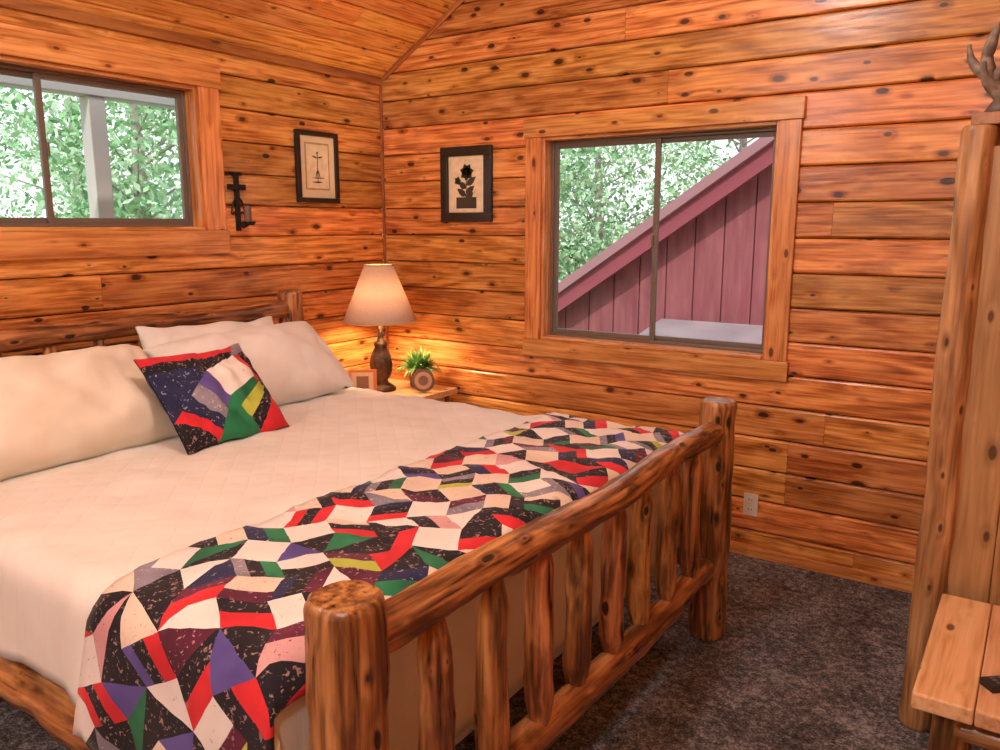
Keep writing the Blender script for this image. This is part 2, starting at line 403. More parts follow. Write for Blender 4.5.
# ------------------------------------------------------------------ bed
FX, YN, YF = 2.58, -2.96, -0.91
kids = []
b = B()
b.log((FX, YN, 0), (FX, YN, 1.0), 0.078, 0.074, amp=0.13, seed=3.3, segs=36, bow=0.003, pr=0.35)
b.log((FX, YF, 0), (FX, YF, 1.0), 0.074, 0.068, amp=0.13, seed=9.1, segs=36, bow=0.003, pr=0.35)
b.log((FX, YN+0.05, 0.885), (FX, YF-0.05, 0.885), 0.050, 0.044, amp=0.17, seed=14.2, bow=0.006, segs=28, pr=0.6, step=0.03)
b.log((FX, YN+0.05, 0.31), (FX, YF-0.05, 0.31), 0.050, 0.046, amp=0.16, seed=21.7, segs=28, pr=0.6, step=0.03)
def sp(t): return 0.62+0.38*min(1, min(t, 1-t)*7)
for i in range(8):
    y = -2.70+0.22*i
    b.log((FX, y+RND.uniform(-.008, .008), 0.34), (FX, y+RND.uniform(-.008, .008), 0.865), 0.040, 0.037, amp=0.25, prof=sp, seed=30+i*3.7, bow=0.004, step=0.03, pr=0.55+0.4*RND.random())
kids.append(b.obj('footboard', [M_log]))
b = B(); HX = 0.17
b.log((HX, YN, 0), (HX, YN, 1.33), 0.075, 0.068, seed=50, segs=24)
b.log((HX, YF-0.05, 0), (HX, YF-0.05, 1.33), 0.072, 0.066, seed=54, segs=24)
b.log((HX, YN+0.05, 1.225), (HX, YF-0.1, 1.235), 0.048, 0.046, amp=0.12, seed=57)
b.log((HX, YN+0.05, 0.42), (HX, YF-0.1, 0.42), 0.048, 0.046, seed=58)
for i in range(8):
    y = -2.70+0.215*i
    b.log((HX, y, 0.45), (HX, y, 1.20), 0.034, 0.033, amp=0.18, prof=sp, seed=70+i*2.3)
kids.append(b.obj('headboard', [M_log]))
b = B()
b.log((HX+0.05, YN-0.02, 0.40), (FX-0.06, YN-0.005, 0.40), 0.085, 0.080, amp=0.22, seed=80, segs=28, pr=0.75, step=0.035)
b.log((HX+0.05, YF, 0.36), (FX-0.06, YF, 0.36), 0.07, 0.07, amp=0.14, seed=84)
kids.append(b.obj('side_rails', [M_log]))
b = B(); b.box(0.26, 2.42, -2.86, -1.0, 0.28, 0.50); b.box(0.26, 2.40, -2.91, -0.97, 0.50, 0.78)
kids.append(b.obj('mattress', [M_pillow2], 0.04))
bed = group('log_bed', (1.4, -1.95, 0), kids)

X1, Y0, Y1, ZT, R = 2.465, -3.045, -0.87, 0.83, 0.075
def wrap(d, off):
    if d <= 0: return 0.0, -off
    if d < math.pi*R/2:
        a = d/R; return (R+off)*math.sin(a), R-(R+off)*math.cos(a)
    return R+off, R+(d-math.pi*R/2)
def nz(x, y, z=0): return mnoise.noise(Vector((x, y, z)))
def drape(s_, t_, off=0.0, flare=0.0):
    dx = s_-(X1-R); dn = (Y0+R)-t_; df = t_-(Y1-R)
    ox, wx = wrap(dx, off); on, wn = wrap(dn, off); of, wf = wrap(df, off)
    wy = max(wn, wf); down = max(wx, wy)+0.25*max(0, min(wx, wy))
    x = min(s_, X1-R)+ox; y = min(max(t_, Y0+R), Y1-R)-on+of
    hang = max(0, down-0.05)
    if dn > 0: y -= min(hang, 0.3)*0.05 + hang*0.12*max(0, nz(s_*7, 3.1)+0.2)*1.2; x -= flare*hang
    top = max(0, 1-max(0, down)/0.06)
    z = ZT-down + top*(0.012*nz(s_*3, t_*3)+0.010*nz(s_*9, t_*7, 4)+0.006*nz(s_*22, t_*5, 9))
    z += top*0.012*math.sin(max(0, min(1, (t_-Y0)/(Y1-Y0)))*math.pi)
    return (x, y, z)
def grid_obj(name, s0, s1, t0, t1, step, mat, off=0.0, th=0.012):
    ns = int((s1-s0)/step); nt_ = int((t1-t0)/step); b = B(); vs=[]
    for i in range(ns+1):
        for j in range(nt_+1):
            vs.append(drape(s0+(s1-s0)*i/ns, t0+(t1-t0)*j/nt_, off))
    f = [(i*(nt_+1)+j, (i+1)*(nt_+1)+j, (i+1)*(nt_+1)+j+1, i*(nt_+1)+j+1) for i in range(ns) for j in range(nt_)]
    b.add(vs, f, smooth=True)
    o = b.obj(name, [mat]); md = o.modifiers.new('sol', 'SOLIDIFY'); md.thickness = th; md.offset = -1
    return o
grid_obj('bedspread', 0.25, X1+0.42, Y0-0.26, Y1+0.33, 0.03, M_cover)

# --- patchwork
def patch_mesh(name, polys, mapf, bounds, step, th):
    bm = bmesh.new()
    for pp, col in polys:
        vs = [bm.verts.new((x, y, 0)) for x, y in pp]
        try: fc = bm.faces.new(vs); fc.material_index = QI[col]; fc.smooth = True
        except ValueError: pass
    s0, s1, t0, t1 = bounds
    n = int((s1-s0)/step)
    for i in range(0, n+1):
        bmesh.ops.bisect_plane(bm, geom=bm.verts[:]+bm.edges[:]+bm.faces[:], plane_co=(s0+(s1-s0)*i/n, 0, 0), plane_no=(1, 0, 0), clear_outer=(i == n), clear_inner=(i == 0))
    n = int((t1-t0)/step)
    for i in range(0, n+1):
        bmesh.ops.bisect_plane(bm, geom=bm.verts[:]+bm.edges[:]+bm.faces[:], plane_co=(0, t0+(t1-t0)*i/n, 0), plane_no=(0, 1, 0), clear_outer=(i == n), clear_inner=(i == 0))
    bmesh.ops.remove_doubles(bm, verts=bm.verts[:], dist=0.0005)
    for v in bm.verts: v.co = mapf(v.co.x, v.co.y)
    bmesh.ops.recalc_face_normals(bm, faces=bm.faces)
    me = bpy.data.meshes.new(name); bm.to_mesh(me); bm.free()
    for k in QN: me.materials.append(Q[k])
    o = bpy.data.objects.new(name, me); scene.collection.objects.link(o)
    if th:
        md = o.modifiers.new('sol', 'SOLIDIFY'); md.thickness = th; md.offset = 0
    return o
def lerp2(p, q, t): return (p[0]+(q[0]-p[0])*t, p[1]+(q[1]-p[1])*t)
def strips(out, quad, cuts, cols, skew=0.0):
    a, b_, c, d = quad; t0 = (0, 0)
    cs_ = [(max(0.0, t-skew), min(1.0, t+skew)) for t in cuts]+[(1.0, 1.0)]
    for t1, col in zip(cs_, cols):
        out.append(([lerp2(a, d, t0[0]), lerp2(b_, c, t0[1]), lerp2(b_, c, t1[1]), lerp2(a, d, t1[0])], col)); t0 = t1
def rot(q, k): return q[k:]+q[:k]
rs0, rs1 = 1.84, 2.495; rt0, rt1 = Y0-0.33, Y1+0.30
cell = 0.160; polys=[]; prg = random.Random(33)
ni = 6; nj = int((rt1-rt0)/cell)+2
ox_, oy_ = rs0-0.07, rt0-0.04
DL = 0.13
def epx(i, j):
    s_ = 1 if (i+j) % 2 else -1; return (ox_+i*cell, oy_+(j+0.5+DL*s_)*cell)
def epy(i, j):
    s_ = -1 if (i+j) % 2 else 1; return (ox_+(i+0.5+DL*s_)*cell, oy_+j*cell)
acc = ['red', 'green', 'red', 'plum', 'red', 'grey', 'green', 'red', 'purple', 'red', 'lime', 'pink', 'green']
darks = ['black', 'black', 'black', 'navy', 'plum', 'grey']
for i in range(-1, ni):
    for j in range(-1, nj):
        q = [epy(i, j), epx(i+1, j), epy(i, j+1), epx(i, j)]
        k = prg.randrange(4); r_ = prg.random()
        wc = prg.choice(['white', 'white', 'cream', 'white', 'cream'])
        a1_ = acc[(i*5+j*3) % len(acc)]
        if r_ < 0.48: strips(polys, q, (), (wc,))
        elif r_ < 0.72:                                   # half-square triangle, light + dark print
            qq = rot(q, k); polys.append(([qq[0], qq[1], qq[2]], wc)); polys.append(([qq[0], qq[2], qq[3]], prg.choice(darks)))
        elif r_ < 0.88: strips(polys, rot(q, k), (0.36,), (prg.choice(darks), wc))
        else:
            qq = rot(q, k); polys.append(([qq[0], qq[1], qq[2]], a1_)); polys.append(([qq[0], qq[2], qq[3]], 'black' if a1_ != 'black' else 'grey'))
        q = [epx(i+1, j), epy(i+1, j+1), epx(i+1, j+1), epy(i, j+1)]
        k = prg.randrange(2); a2_ = acc[(i*2+j*7+4) % len(acc)]; r_ = prg.random()
        if r_ < 0.40: strips(polys, rot(q, k), (0.36, 0.70), (a2_, 'black', prg.choice([a1_, 'grey', 'navy', 'cream'])))
        elif r_ < 0.78: strips(polys, rot(q, k), (0.5,), (a2_, prg.choice(['black', 'black', 'navy', 'plum'])))
        else:
            qq = rot(q, k); polys.append(([qq[0], qq[1], qq[2]], 'black')); polys.append(([qq[0], qq[2], qq[3]], a2_))
def runmap(x, y):
    k = (X1-x)/(X1-rs0); k = max(0, k)
    p = drape(x, y, 0.016, 0.22*k)
    pf = 0.004*abs(math.sin((x+y)*math.pi/cell*2)*math.sin((x-y)*math.pi/cell*2))
    return (p[0], p[1], p[2]+pf)
patch_mesh('quilt_runner', polys, runmap, (rs0, rs1, rt0, rt1), 0.03, 0.01)

# --- pillows
def pill_surf(u, v, Wd, H, T, seed, side):
    bx = Wd/2*u*(1-0.05*(1-v*v)*abs(u)); by = H/2*v*(1-0.07*(1-u*u)*abs(v))
    e = max(0, (1-abs(u)**2.6))*max(0, (1-abs(v)**2.6))
    t = T/2*e**0.5
    t *= 1+0.20*nz(u*1.6+seed, v*1.6, seed)
    t += (e**0.5)*0.020*nz(u*4+seed, v*3, seed*2)+ min(1, e*4)*0.014*nz(u*12, v*4+seed, 1)
    by += 0.018*nz(u*2.5+seed, 0, 5)*abs(v)
    return Vector((bx, by, side*t+0.003*side))
def pillow(name, center, Wd, H, T, phi, seed, mat, yaw=0, roll=0):
    Hh = Vector((-math.cos(phi), 0, math.sin(phi))); Nn = Vector((math.sin(phi), 0, math.cos(phi))); Wv = Vector((0, 1, 0))
    Rz = Matrix.Rotation(yaw, 3, 'Z'); Rr = Matrix.Rotation(roll, 3, Nn)
    Hh, Nn, Wv = Rz@(Rr@Hh), Rz@Nn, Rz@(Rr@Wv)
    n=40; b = B()
    for side in (1, -1):
        vs=[]
        for i in range(n+1):
            for j in range(n+1):
                u = math.sin((-1+2*i/n)*math.pi/2); v = math.sin((-1+2*j/n)*math.pi/2)
                p = pill_surf(u, v, Wd, H, T, seed, side)
                vs.append(Vector(center)+Wv*p.x+Hh*p.y+Nn*p.z)
        f = [(i*(n+1)+j, (i+1)*(n+1)+j, (i+1)*(n+1)+j+1, i*(n+1)+j+1) for i in range(n) for j in range(n)]
        if side < 0: f = [tuple(reversed(q)) for q in f]
        b.add(vs, f, smooth=True)
    o = b.obj(name, [mat])
    bm = bmesh.new(); bm.from_mesh(o.data); bmesh.ops.remove_doubles(bm, verts=bm.verts[:], dist=0.0075); bmesh.ops.recalc_face_normals(bm, faces=bm.faces); bm.to_mesh(o.data); bm.free()
    return o
rad = math.radians
pillow('pillow', (0.335, -2.48, 0.985), 0.88, 0.36, 0.15, rad(68), 1.3, M_pillow2)
pillow('pillow', (0.335, -1.56, 1.035), 0.76, 0.40, 0.15, rad(68), 4.1, M_pillow, roll=rad(-2))
pillow('pillow', (0.595, -2.49, 1.005), 0.99, 0.50, 0.30, rad(40), 7.7, M_pillow2, yaw=rad(2))
pillow('pillow', (0.53, -1.50, 1.005), 0.94, 0.46, 0.30, rad(42), 9.4, M_pillow, yaw=rad(-3), roll=rad(3))
cp = []
A, Bq, Cq, Dq = (-.12, .38), (.55, .66), (.74, .10), (.04, -.22)
T1, T2, R1, R2, B1, B2, L1, L2 = (-.55, 1), (.78, 1), (1, .78), (1, -.20), (.35, -1), (-.45, -1), (-1, -.40), (-1, .60)
cp.append(([A, Dq, Cq, Bq], 'white'))
strips(cp, [A, Bq, T2, T1], (0.45,), ('black', 'red'), 0.0)
cp.append(([Bq, R1, (1, 1), T2], 'grey'))
strips(cp, [Bq, Cq, R2, R1], (0.45,), ('red', 'black'), 0.0)
strips(cp, [Dq, Cq, R2, B1], (0.30, 0.66), ('green', 'lime', 'black'), 0.0)
cp.append(([R2, (1, -1), B1], 'red'))
strips(cp, [A, Dq, B2, L1], (0.30, 0.56, 0.80), ('purple', 'grey', 'navy', 'red'), 0.0)
cp.append(([Dq, B1, B2], 'green'))
cp.append(([B2, (-1, -1), L1], 'black'))
cp.append(([A, L1, L2], 'navy'))
strips(cp, [A, L2, (-1, 1), T1], (0.5,), ('black', 'red'), 0.0)
tphi = rad(47); Hh = Vector((-math.cos(tphi), 0, math.sin(tphi))); Nn = Vector((math.sin(tphi), 0, math.cos(tphi))); Wv = Vector((0, 1, 0))
TC = Vector((0.875, -1.985, 1.004))
def tp(side):
    def f(u, v):
        p = pill_surf(u, v, 0.49, 0.45, 0.14, 2.2, side)
        return TC+Wv*p.x+Hh*p.y+Nn*p.z
    return f
o1 = patch_mesh('front_patchwork', cp, tp(1), (-1, 1, -1, 1), 0.06, 0)
o2 = patch_mesh('back_cloth', [([(-1,-1), (1,-1), (1,1), (-1,1)], 'black')], tp(-1), (-1, 1, -1, 1), 0.06, 0)
group('patchwork_throw_pillow', TC, [o1, o2])

# ------------------------------------------------------------------ nightstand + items
b = B(); NX0, NX1, NY0, NY1, NZ = 0.04, 0.68, -0.76, -0.12, 0.70
for i in range(4):
    w = (NY1-NY0)/4; b.box(NX0, NX1, NY0+i*w+0.001, NY0+(i+1)*w-0.001, NZ-0.035, NZ, mat=1)
for x in (NX0+0.05, NX1-0.06):
    for y in (NY0+0.06, NY1-0.06): b.log((x, y, 0), (x, y, NZ-0.036), 0.036, seed=x*9+y*4)
b.box(NX0+0.04, NX1-0.05, NY0+0.05, NY1-0.05, NZ-0.19, NZ-0.036, mat=1); b.box(NX1-0.05, NX1-0.032, NY0+0.09, NY1-0.09, NZ-0.18, NZ-0.045, grain=1, mat=1)
b.box(NX0+0.04, NX1-0.05, NY0+0.05, NY1-0.05, 0.16, 0.18, mat=1)
b.log((NX1-0.034, -0.43, NZ-0.11), (NX1+0.0, -0.43, NZ-0.11), 0.016, seed=4)
b.obj('nightstand', [M_log, M_bench], 0.004)

LX, LY = 0.34, -0.43
b = B()
prof = [(0.001, 0), (0.085, 0), (0.088, 0.012), (0.07, 0.03), (0.045, 0.045), (0.035, 0.06), (0.05, 0.085), (0.062, 0.12), (0.066, 0.16), (0.06, 0.2), (0.048, 0.235), (0.036, 0.26), (0.042, 0.275), (0.042, 0.29), (0.022, 0.30), (0.016, 0.33), (0.016, 0.40), (0.001, 0.401)]
b.lathe(prof, (LX, LY, NZ), 36, wob=lambda th, z: 1+0.07*math.sin(th*7+z*30)*(0.05 < z < 0.27))
b.sweep([(LX, LY, NZ+0.40), (LX, LY, NZ+0.74)], 0.004, 8)
base = b.obj('base', [simple('lamp_bronze', (0.07, 0.04, 0.024), 0.45, 0.4, 45, 0.5, 0.4)])
b = B()
b.lathe([(0.218, 0.42), (0.084, 0.75)], (LX, LY, NZ), 72)
m, nt, out = new_mat('lampshade_linen'); g = NT(nt)
di = g.node('ShaderNodeBsdfDiffuse'); tr = g.node('ShaderNodeBsdfTranslucent'); mx = g.node('ShaderNodeMixShader')
tc = g.node('ShaderNodeTexCoord').outputs['Object']; c_ = g.ramp(g.noise(tc, 150, 3), [(0.3, (0.70, 0.54, 0.42)), (0.7, (0.80, 0.65, 0.53))])
g.link(c_, di.inputs[0]); g.link(c_, tr.inputs[0]); mx.inputs[0].default_value = 0.16
g.link(di.outputs[0], mx.inputs[1]); g.link(tr.outputs[0], mx.inputs[2]); g.link(mx.outputs[0], out.inputs[0])
shade = b.obj('shade', [m]); md = shade.modifiers.new('s', 'SOLIDIFY'); md.thickness = 0.003
b = B()
def ring(b, c, r, rr, n=48): b.sweep([(c[0]+r*math.cos(2*math.pi*i/n), c[1]+r*math.sin(2*math.pi*i/n), c[2]) for i in range(n+1)], rr, 8, cap=False)
ring(b, (LX, LY, NZ+0.42), 0.219, 0.004); ring(b, (LX, LY, NZ+0.75), 0.085, 0.004)
for k in range(3):
    th = k*2.094; b.sweep([(LX, LY, NZ+0.74), (LX+0.084*math.cos(th), LY+0.084*math.sin(th), NZ+0.747)], 0.0025, 6)
rg = b.obj('shade_rings', [simple('shade_trim', (0.62, 0.42, 0.26), 0.7)])
b = B(); b.lathe([(0.001, 0.41), (0.015, 0.42), (0.032, 0.46), (0.03, 0.49), (0.018, 0.51), (0.001, 0.515)], (LX, LY, NZ), 20)
bulb = b.obj('bulb', [simple('bulb_glow', (1, 0.8, 0.5), 0.5, emit=((1, 0.62, 0.30), 8))])
pl = bpy.data.lights.new('lamp_light', 'POINT'); pl.energy = 34; pl.color = (1, 0.66, 0.38); pl.shadow_soft_size = 0.04
plo = bpy.data.objects.new('lamp_light', pl); plo.location = (LX, LY, NZ+0.55); scene.collection.objects.link(plo)
group('table_lamp', (LX, LY, NZ), [base, shade, rg, bulb, plo])

# potted plant
PX, PY = 0.46, -0.22
b = B(); b.lathe([(0.001, 0), (0.05, 0), (0.056, 0.01), (0.072, 0.11), (0.076, 0.112), (0.076, 0.128), (0.066, 0.128), (0.064, 0.105), (0.001, 0.105)], (PX, PY, NZ), 28)
pot = b.obj('pot', [simple('pot_wicker', (0.24, 0.11, 0.05), 0.7, 0, 60, 0.5, 0.6)])
b = B(); pr_ = random.Random(3)
for k in range(280):
    th = pr_.uniform(0, 6.283); ln = pr_.uniform(0.06, 0.15); tilt = pr_.uniform(0.1, 1.45); w = pr_.uniform(0.006, 0.012)
    r0 = pr_.uniform(0, 0.06); d = Vector((math.cos(th), math.sin(th), 0)); sd = Vector((-d.y, d.x, 0))
    p = Vector((PX, PY, NZ+0.105))+d*r0; vs=[]; N=6; ang = tilt*0.5
    for i in range(N+1):
        ww = w*math.sin(math.pi*(0.12+0.88*i/N)) if i < N else 0.0005
        vs += [p-sd*ww, p+sd*ww]; ang += tilt*0.22; p = p+(d*math.sin(ang)+Vector((0,0,1))*math.cos(ang))*(ln/N)
    b.add(vs, [(2*i, 2*i+1, 2*i+3, 2*i+2) for i in range(N)], smooth=True)
fol = b.obj('foliage', [simple('fern_green', (0.15, 0.36, 0.10), 0.5, 0, 30, 0.5)])
group('potted_fern', (PX, PY, NZ), [pot, fol])
b = B(); cc = Vector((0.60, -0.35, NZ+0.072)); dr = Vector((0.60, -0.76, 0.22)).normalized()
b.sweep([cc-dr*0.012, cc+dr*0.010], 0.068, 32, 0.02, mat=0); b.sweep([cc+dr*0.010, cc+dr*0.014], 0.052, 32, mat=1)
b.sweep([cc+dr*0.014, cc+dr*0.015], 0.03, 24, mat=2)
b.obj('desk_clock', [simple('clock_rim', (0.10, 0.055, 0.03), 0.5), simple('clock_face', (0.42, 0.25, 0.14), 0.5), simple('clock_center', (0.18, 0.09, 0.05), 0.5)], 0.002)
b = B(); o_ = Vector((0.40, -0.655, NZ)); ff = Fr(o_, (0.76, 0.65, 0), (0.1, -0.1, 1), (0.65, -0.76, 0.12))
for (x0, x1, y0, y1) in ((-0.08, 0.08, 0.0, 0.016), (-0.08, 0.08, 0.154, 0.17), (-0.08, -0.062, 0.016, 0.154), (0.062, 0.08, 0.016, 0.154)):
    b.box(x0, x1, y0, y1, 0, 0.012, ff, mat=0)
b.box(-0.063, 0.063, 0.015, 0.155, 0.0, 0.005, ff, mat=1); b.box(-0.035, 0.035, 0.045, 0.13, 0.005, 0.006, ff, mat=2)
b.box(-0.01, 0.01, 0, 0.08, -0.03, 0.0, ff, mat=0)
b.obj('photo_frame', [simple('copper', (0.60, 0.20, 0.08), 0.4, 0.3), simple('photo_mat', (0.7, 0.5, 0.35), 0.6), simple('photo_print', (0.25, 0.12, 0.08), 0.4)], 0.002)

# ------------------------------------------------------------------ wall art
M_mat = simple('mat_board', (0.80, 0.68, 0.46), 0.8, 0, 20, 0.06)
M_art1 = simple('art_paper_tan', (0.50, 0.30, 0.12), 0.8, 0, 25, 0.2)
M_art2 = simple('art_paper_cream', (0.82, 0.72, 0.50), 0.8, 0, 25, 0.12)
M_ink = simple('art_ink', (0.05, 0.045, 0.03), 0.8); M_inkr = simple('art_ink_rust', (0.35, 0.12, 0.05), 0.8)
M_frame = simple('frame_dark', (0.022, 0.014, 0.010), 0.38, 0, 30, 0.3)
def picture(name, fr, a0, a1, z0, z1, fw, style):
    b = B(); d=0.028
    b.box(a0, a1, z1-fw, z1, 0, d, fr); b.box(a0, a1, z0, z0+fw, 0, d, fr)
    b.box(a0, a0+fw, z0+fw, z1-fw, 0, d, fr, 1); b.box(a1-fw, a1, z0+fw, z1-fw, 0, d, fr, 1)
    f_ = b.obj('frame', [M_frame], 0.005)
    b = B(); b.box(a0+fw, a1-fw, z0+fw, z1-fw, 0.0, 0.012, fr, mat=0)
    w, h = a1-a0, z1-z0; cx = (a0+a1)/2; cz = (z0+z1)/2
    if style == 0:
        b.box(cx-w*.29, cx+w*.29, cz-h*.32, cz+h*.34, 0.012, 0.0128, fr, mat=1)
        b.box(cx-w*.26, cx+w*.26, cz-h*.295, cz+h*.315, 0.0128, 0.0134, fr, mat=2)
    else:
        b.box(cx-w*.34, cx+w*.34, cz-h*.37, cz+h*.37, 0.012, 0.0134, fr, mat=2)
    N_=0.0138
    def leaf(x, z, ang, L, wd, m_):
        ca, sa = math.cos(ang), math.sin(ang); pts=[]
        for t, k in ((0, 0), (0.3, 1), (0.6, .9), (1, 0), (0.6, -.9), (0.3, -1)):
            pts.append(fr.p(x+ca*L*t-sa*wd*k, z+sa*L*t+ca*wd*k, N_))
        b.add(pts, [(0,1,2,3,4,5)], mat=m_)
    S = h
    b.box(cx-0.003, cx+0.003, cz-S*.20, cz+S*.18, 0.0134, 0.0139, fr, mat=3)
    if style == 0:
        leaf(cx-S*.022, cz+S*.20, 0, S*.044, S*.02, 3)
        for k in (-1, 1):
            leaf(cx, cz+S*.13, math.radians(90-78*k), S*.11, S*.012, 3); leaf(cx, cz-S*.02, math.radians(-90+18*k), S*.17, S*.010, 3)
        leaf(cx-w*.18, cz-S*.15, 0, w*.34, S*.010, 4); leaf(cx-w*.12, cz-S*.21, 0, w*.28, S*.012, 3)
    else:
        for k in range(7): leaf(cx+S*.01, cz+S*.16, math.radians(51*k+10), S*.12, S*.046, 3)
        for k, q, L_ in ((-1, 0, .19), (1, 0.5, .17), (-1, 1.3, .16), (1, 1.8, .2), (1, -.4, .15)):
            leaf(cx, cz-S*.16+S*.08*q, math.radians(90-55*k), S*L_, S*.045, 3)
        for k in range(5): leaf(cx-w*.17, cz+S*.05, math.radians(72*k), S*.06, S*.028, 3)
        b.box(cx-w*.20, cx+w*.20, cz-S*.32, cz-S*.17, 0.0134, 0.0139, fr, mat=3)
    a_ = b.obj('artwork', [M_mat, M_art1, M_art2, M_ink, M_inkr])
    group(name, fr.p(cx, cz, 0), [f_, a_])
picture('framed_picture', FWs, 0.41, 0.735, 1.81, 2.215, 0.028, 0)
picture('framed_picture', FN, 0.49, 0.865, 1.70, 2.14, 0.055, 1)
b = B(); fy = 1.15
b.box(fy-0.014, fy+0.014, 1.65, 1.95, 0.004, 0.016, FWs); b.box(fy-0.055, fy+0.055, 1.865, 1.893, 0.004, 0.018, FWs)
b.box(fy-0.035, fy+0.035, 1.94, 1.955, 0.004, 0.02, FWs)
for k in (-1, 1):
    b.sweep([FWs.p(fy+k*(0.014+0.028*math.sin(t*0.5)), 1.80-0.012*t+0.02*math.cos(t), 0.014) for t in [i*0.5 for i in range(14)]], 0.005, 8)
b.sweep([FWs.p(fy, 1.70, 0.01), FWs.p(fy, 1.67, 0.05), FWs.p(fy, 1.68, 0.085)], 0.007, 10)
cpos = FWs.p(fy, 1.68, 0.09)
b.lathe([(0.001, 0), (0.03, 0), (0.042, 0.02), (0.040, 0.02), (0.028, 0.004), (0.001, 0.004)], cpos, 24)
b.lathe([(0.019, 0.005), (0.019, 0.10), (0.001, 0.102)], cpos, 20, mat=1)
b.obj('iron_candle_sconce', [M_iron, simple('candle_dark', (0.16, 0.10, 0.07), 0.6)], 0.002)
b = B(); ox, oz = 2.467, 0.275
b.box(ox-0.036, ox+0.036, oz-0.058, oz+0.058, 0, 0.006, FN)
for k in (-1, 1):
    b.box(ox-0.017, ox+0.017, oz+k*0.026-0.015, oz+k*0.026+0.015, 0.006, 0.009, FN)
    for q in (-1, 1): b.box(ox+q*0.007-0.0015, ox+q*0.007+0.0015, oz+k*0.026-0.003, oz+k*0.026+0.008, 0.009, 0.0096, FN, mat=1)
b.obj('wall_outlet', [M_plastic, M_black], 0.001)

# ------------------------------------------------------------------ armoire
kids=[]; AX0, AX1, AY0, AY1, AZ = 3.40, 4.18, -1.11, -0.12, 1.97
b = B()
b.log((AX0, AY0, 0), (AX0, AY0, AZ), 0.052, 0.048, amp=0.12, seed=5.5, segs=24)
b.log((AX0, AY1, 0), (AX0, AY1, AZ), 0.050, 0.048, amp=0.12, seed=6.6)
b.log((AX1, AY0, 0), (AX1, AY0, AZ), 0.050, 0.048, seed=7.6); b.log((AX1, AY1, 0), (AX1, AY1, AZ), 0.050, 0.048, seed=8.6)
b.log((AX0-0.035, AY0, 0.62), (AX0-0.035, AY1, 0.62), 0.028, seed=2.1); b.log((AX0-0.02, AY0, 0.10), (AX0-0.02, AY1, 0.10), 0.03, seed=2.6)
for z in (0.23, 0.42, 0.55):
    for y in (-0.85, -0.4): b.log((AX0-0.0, y, z), (AX0-0.075, y, z), 0.022, seed=z*9+y)
for y in (-0.68, -0.55): b.log((AX0-0.045, y, 1.15), (AX0-0.045, y, 1.40), 0.014, seed=y*5)
kids.append(b.obj('log_frame', [M_logl]))
b = B(); n=5; w = (AX1-AX0)/n
for i in range(n):
    b.box(AX0+i*w+0.001, AX0+(i+1)*w-0.001, AY0-0.012, AY0+0.008, 0.06, AZ-0.06, grain=2, pr=0.4+0.2*RND.random())
    b.box(AX0+i*w, AX0+(i+1)*w, AY1-0.01, AY1+0.01, 0.06, AZ-0.06, grain=2)
for i in range(6):
    w2 = (AY1-AY0)/6; b.box(AX0-0.012, AX0+0.008, AY0+i*w2+0.001, AY0+(i+1)*w2-0.001, 0.66, AZ-0.06, grain=2)
for z0_, z1_ in ((0.13, 0.33), (0.335, 0.49), (0.495, 0.645)): b.box(AX0-0.014, AX0+0.008, AY0+0.04, AY1-0.04, z0_, z1_, grain=1)
b.box(AX1-0.01, AX1+0.01, AY0, AY1, 0.06, AZ-0.06, grain=2)
b.box(AX0-0.03, AX1+0.05, AY0-0.03, AY1+0.03, AZ, AZ+0.035, grain=1)
kids.append(b.obj('panels', [M_cab], 0.003))
group('log_armoire', (3.8, -0.6, 0), kids)
b = B(); ac = Vector((3.47, -1.0, AZ+0.035))
b.lathe([(0.001, 0), (0.075, 0), (0.08, 0.02), (0.055, 0.05), (0.04, 0.08), (0.001, 0.085)], ac, 24, mat=1, wob=lambda th, z: 1+0.12*math.sin(th*5+z*40))
def horn(p, d0, d1, L, r, n=14, seed=0):
    pts=[]; q = Vector(p)
    for i in range(n):
        t = i/(n-1); pts.append(q.copy()); d = (Vector(d0)*(1-t)+Vector(d1)*t).normalized(); q = q+d*L/n
    b.sweep(pts, [r*(1-0.75*i/(n-1)) for i in range(n)], 12, 0.2, seed); return pts
for sgn in (-1, 1):
    m1 = horn(ac+Vector((0, 0, 0.04)), (sgn*0.9, 0.1*sgn, 0.6), (-sgn*0.5, 0, 1), 0.27, 0.034, seed=sgn+3)
    horn(m1[3], (sgn*.7, -0.5, 0.3), (0.1, -0.3, 1), 0.12, 0.024, seed=5); horn(m1[6], (sgn*.8, 0.2, 0.4), (0, 0, 1), 0.13, 0.022, seed=6)
    horn(m1[9], (-sgn*.4, -0.6, 0.6), (0, 0, 1), 0.10, 0.018, seed=7)
    horn(m1[5], (-sgn*.6, -0.5, 0.4), (sgn*.3, 0, 1), 0.13, 0.02, seed=8)
horn(ac+Vector((0, 0, 0.05)), (0.1, -0.2, 1), (-0.4, 0, 0.8), 0.22, 0.032, seed=9)
b.obj('antler_sculpture', [simple('antler_bone', (0.22, 0.17, 0.13), 0.55, 0, 40, 0.5, 0.3), simple('antler_base', (0.12, 0.09, 0.07), 0.6, 0, 30, 0.4)])

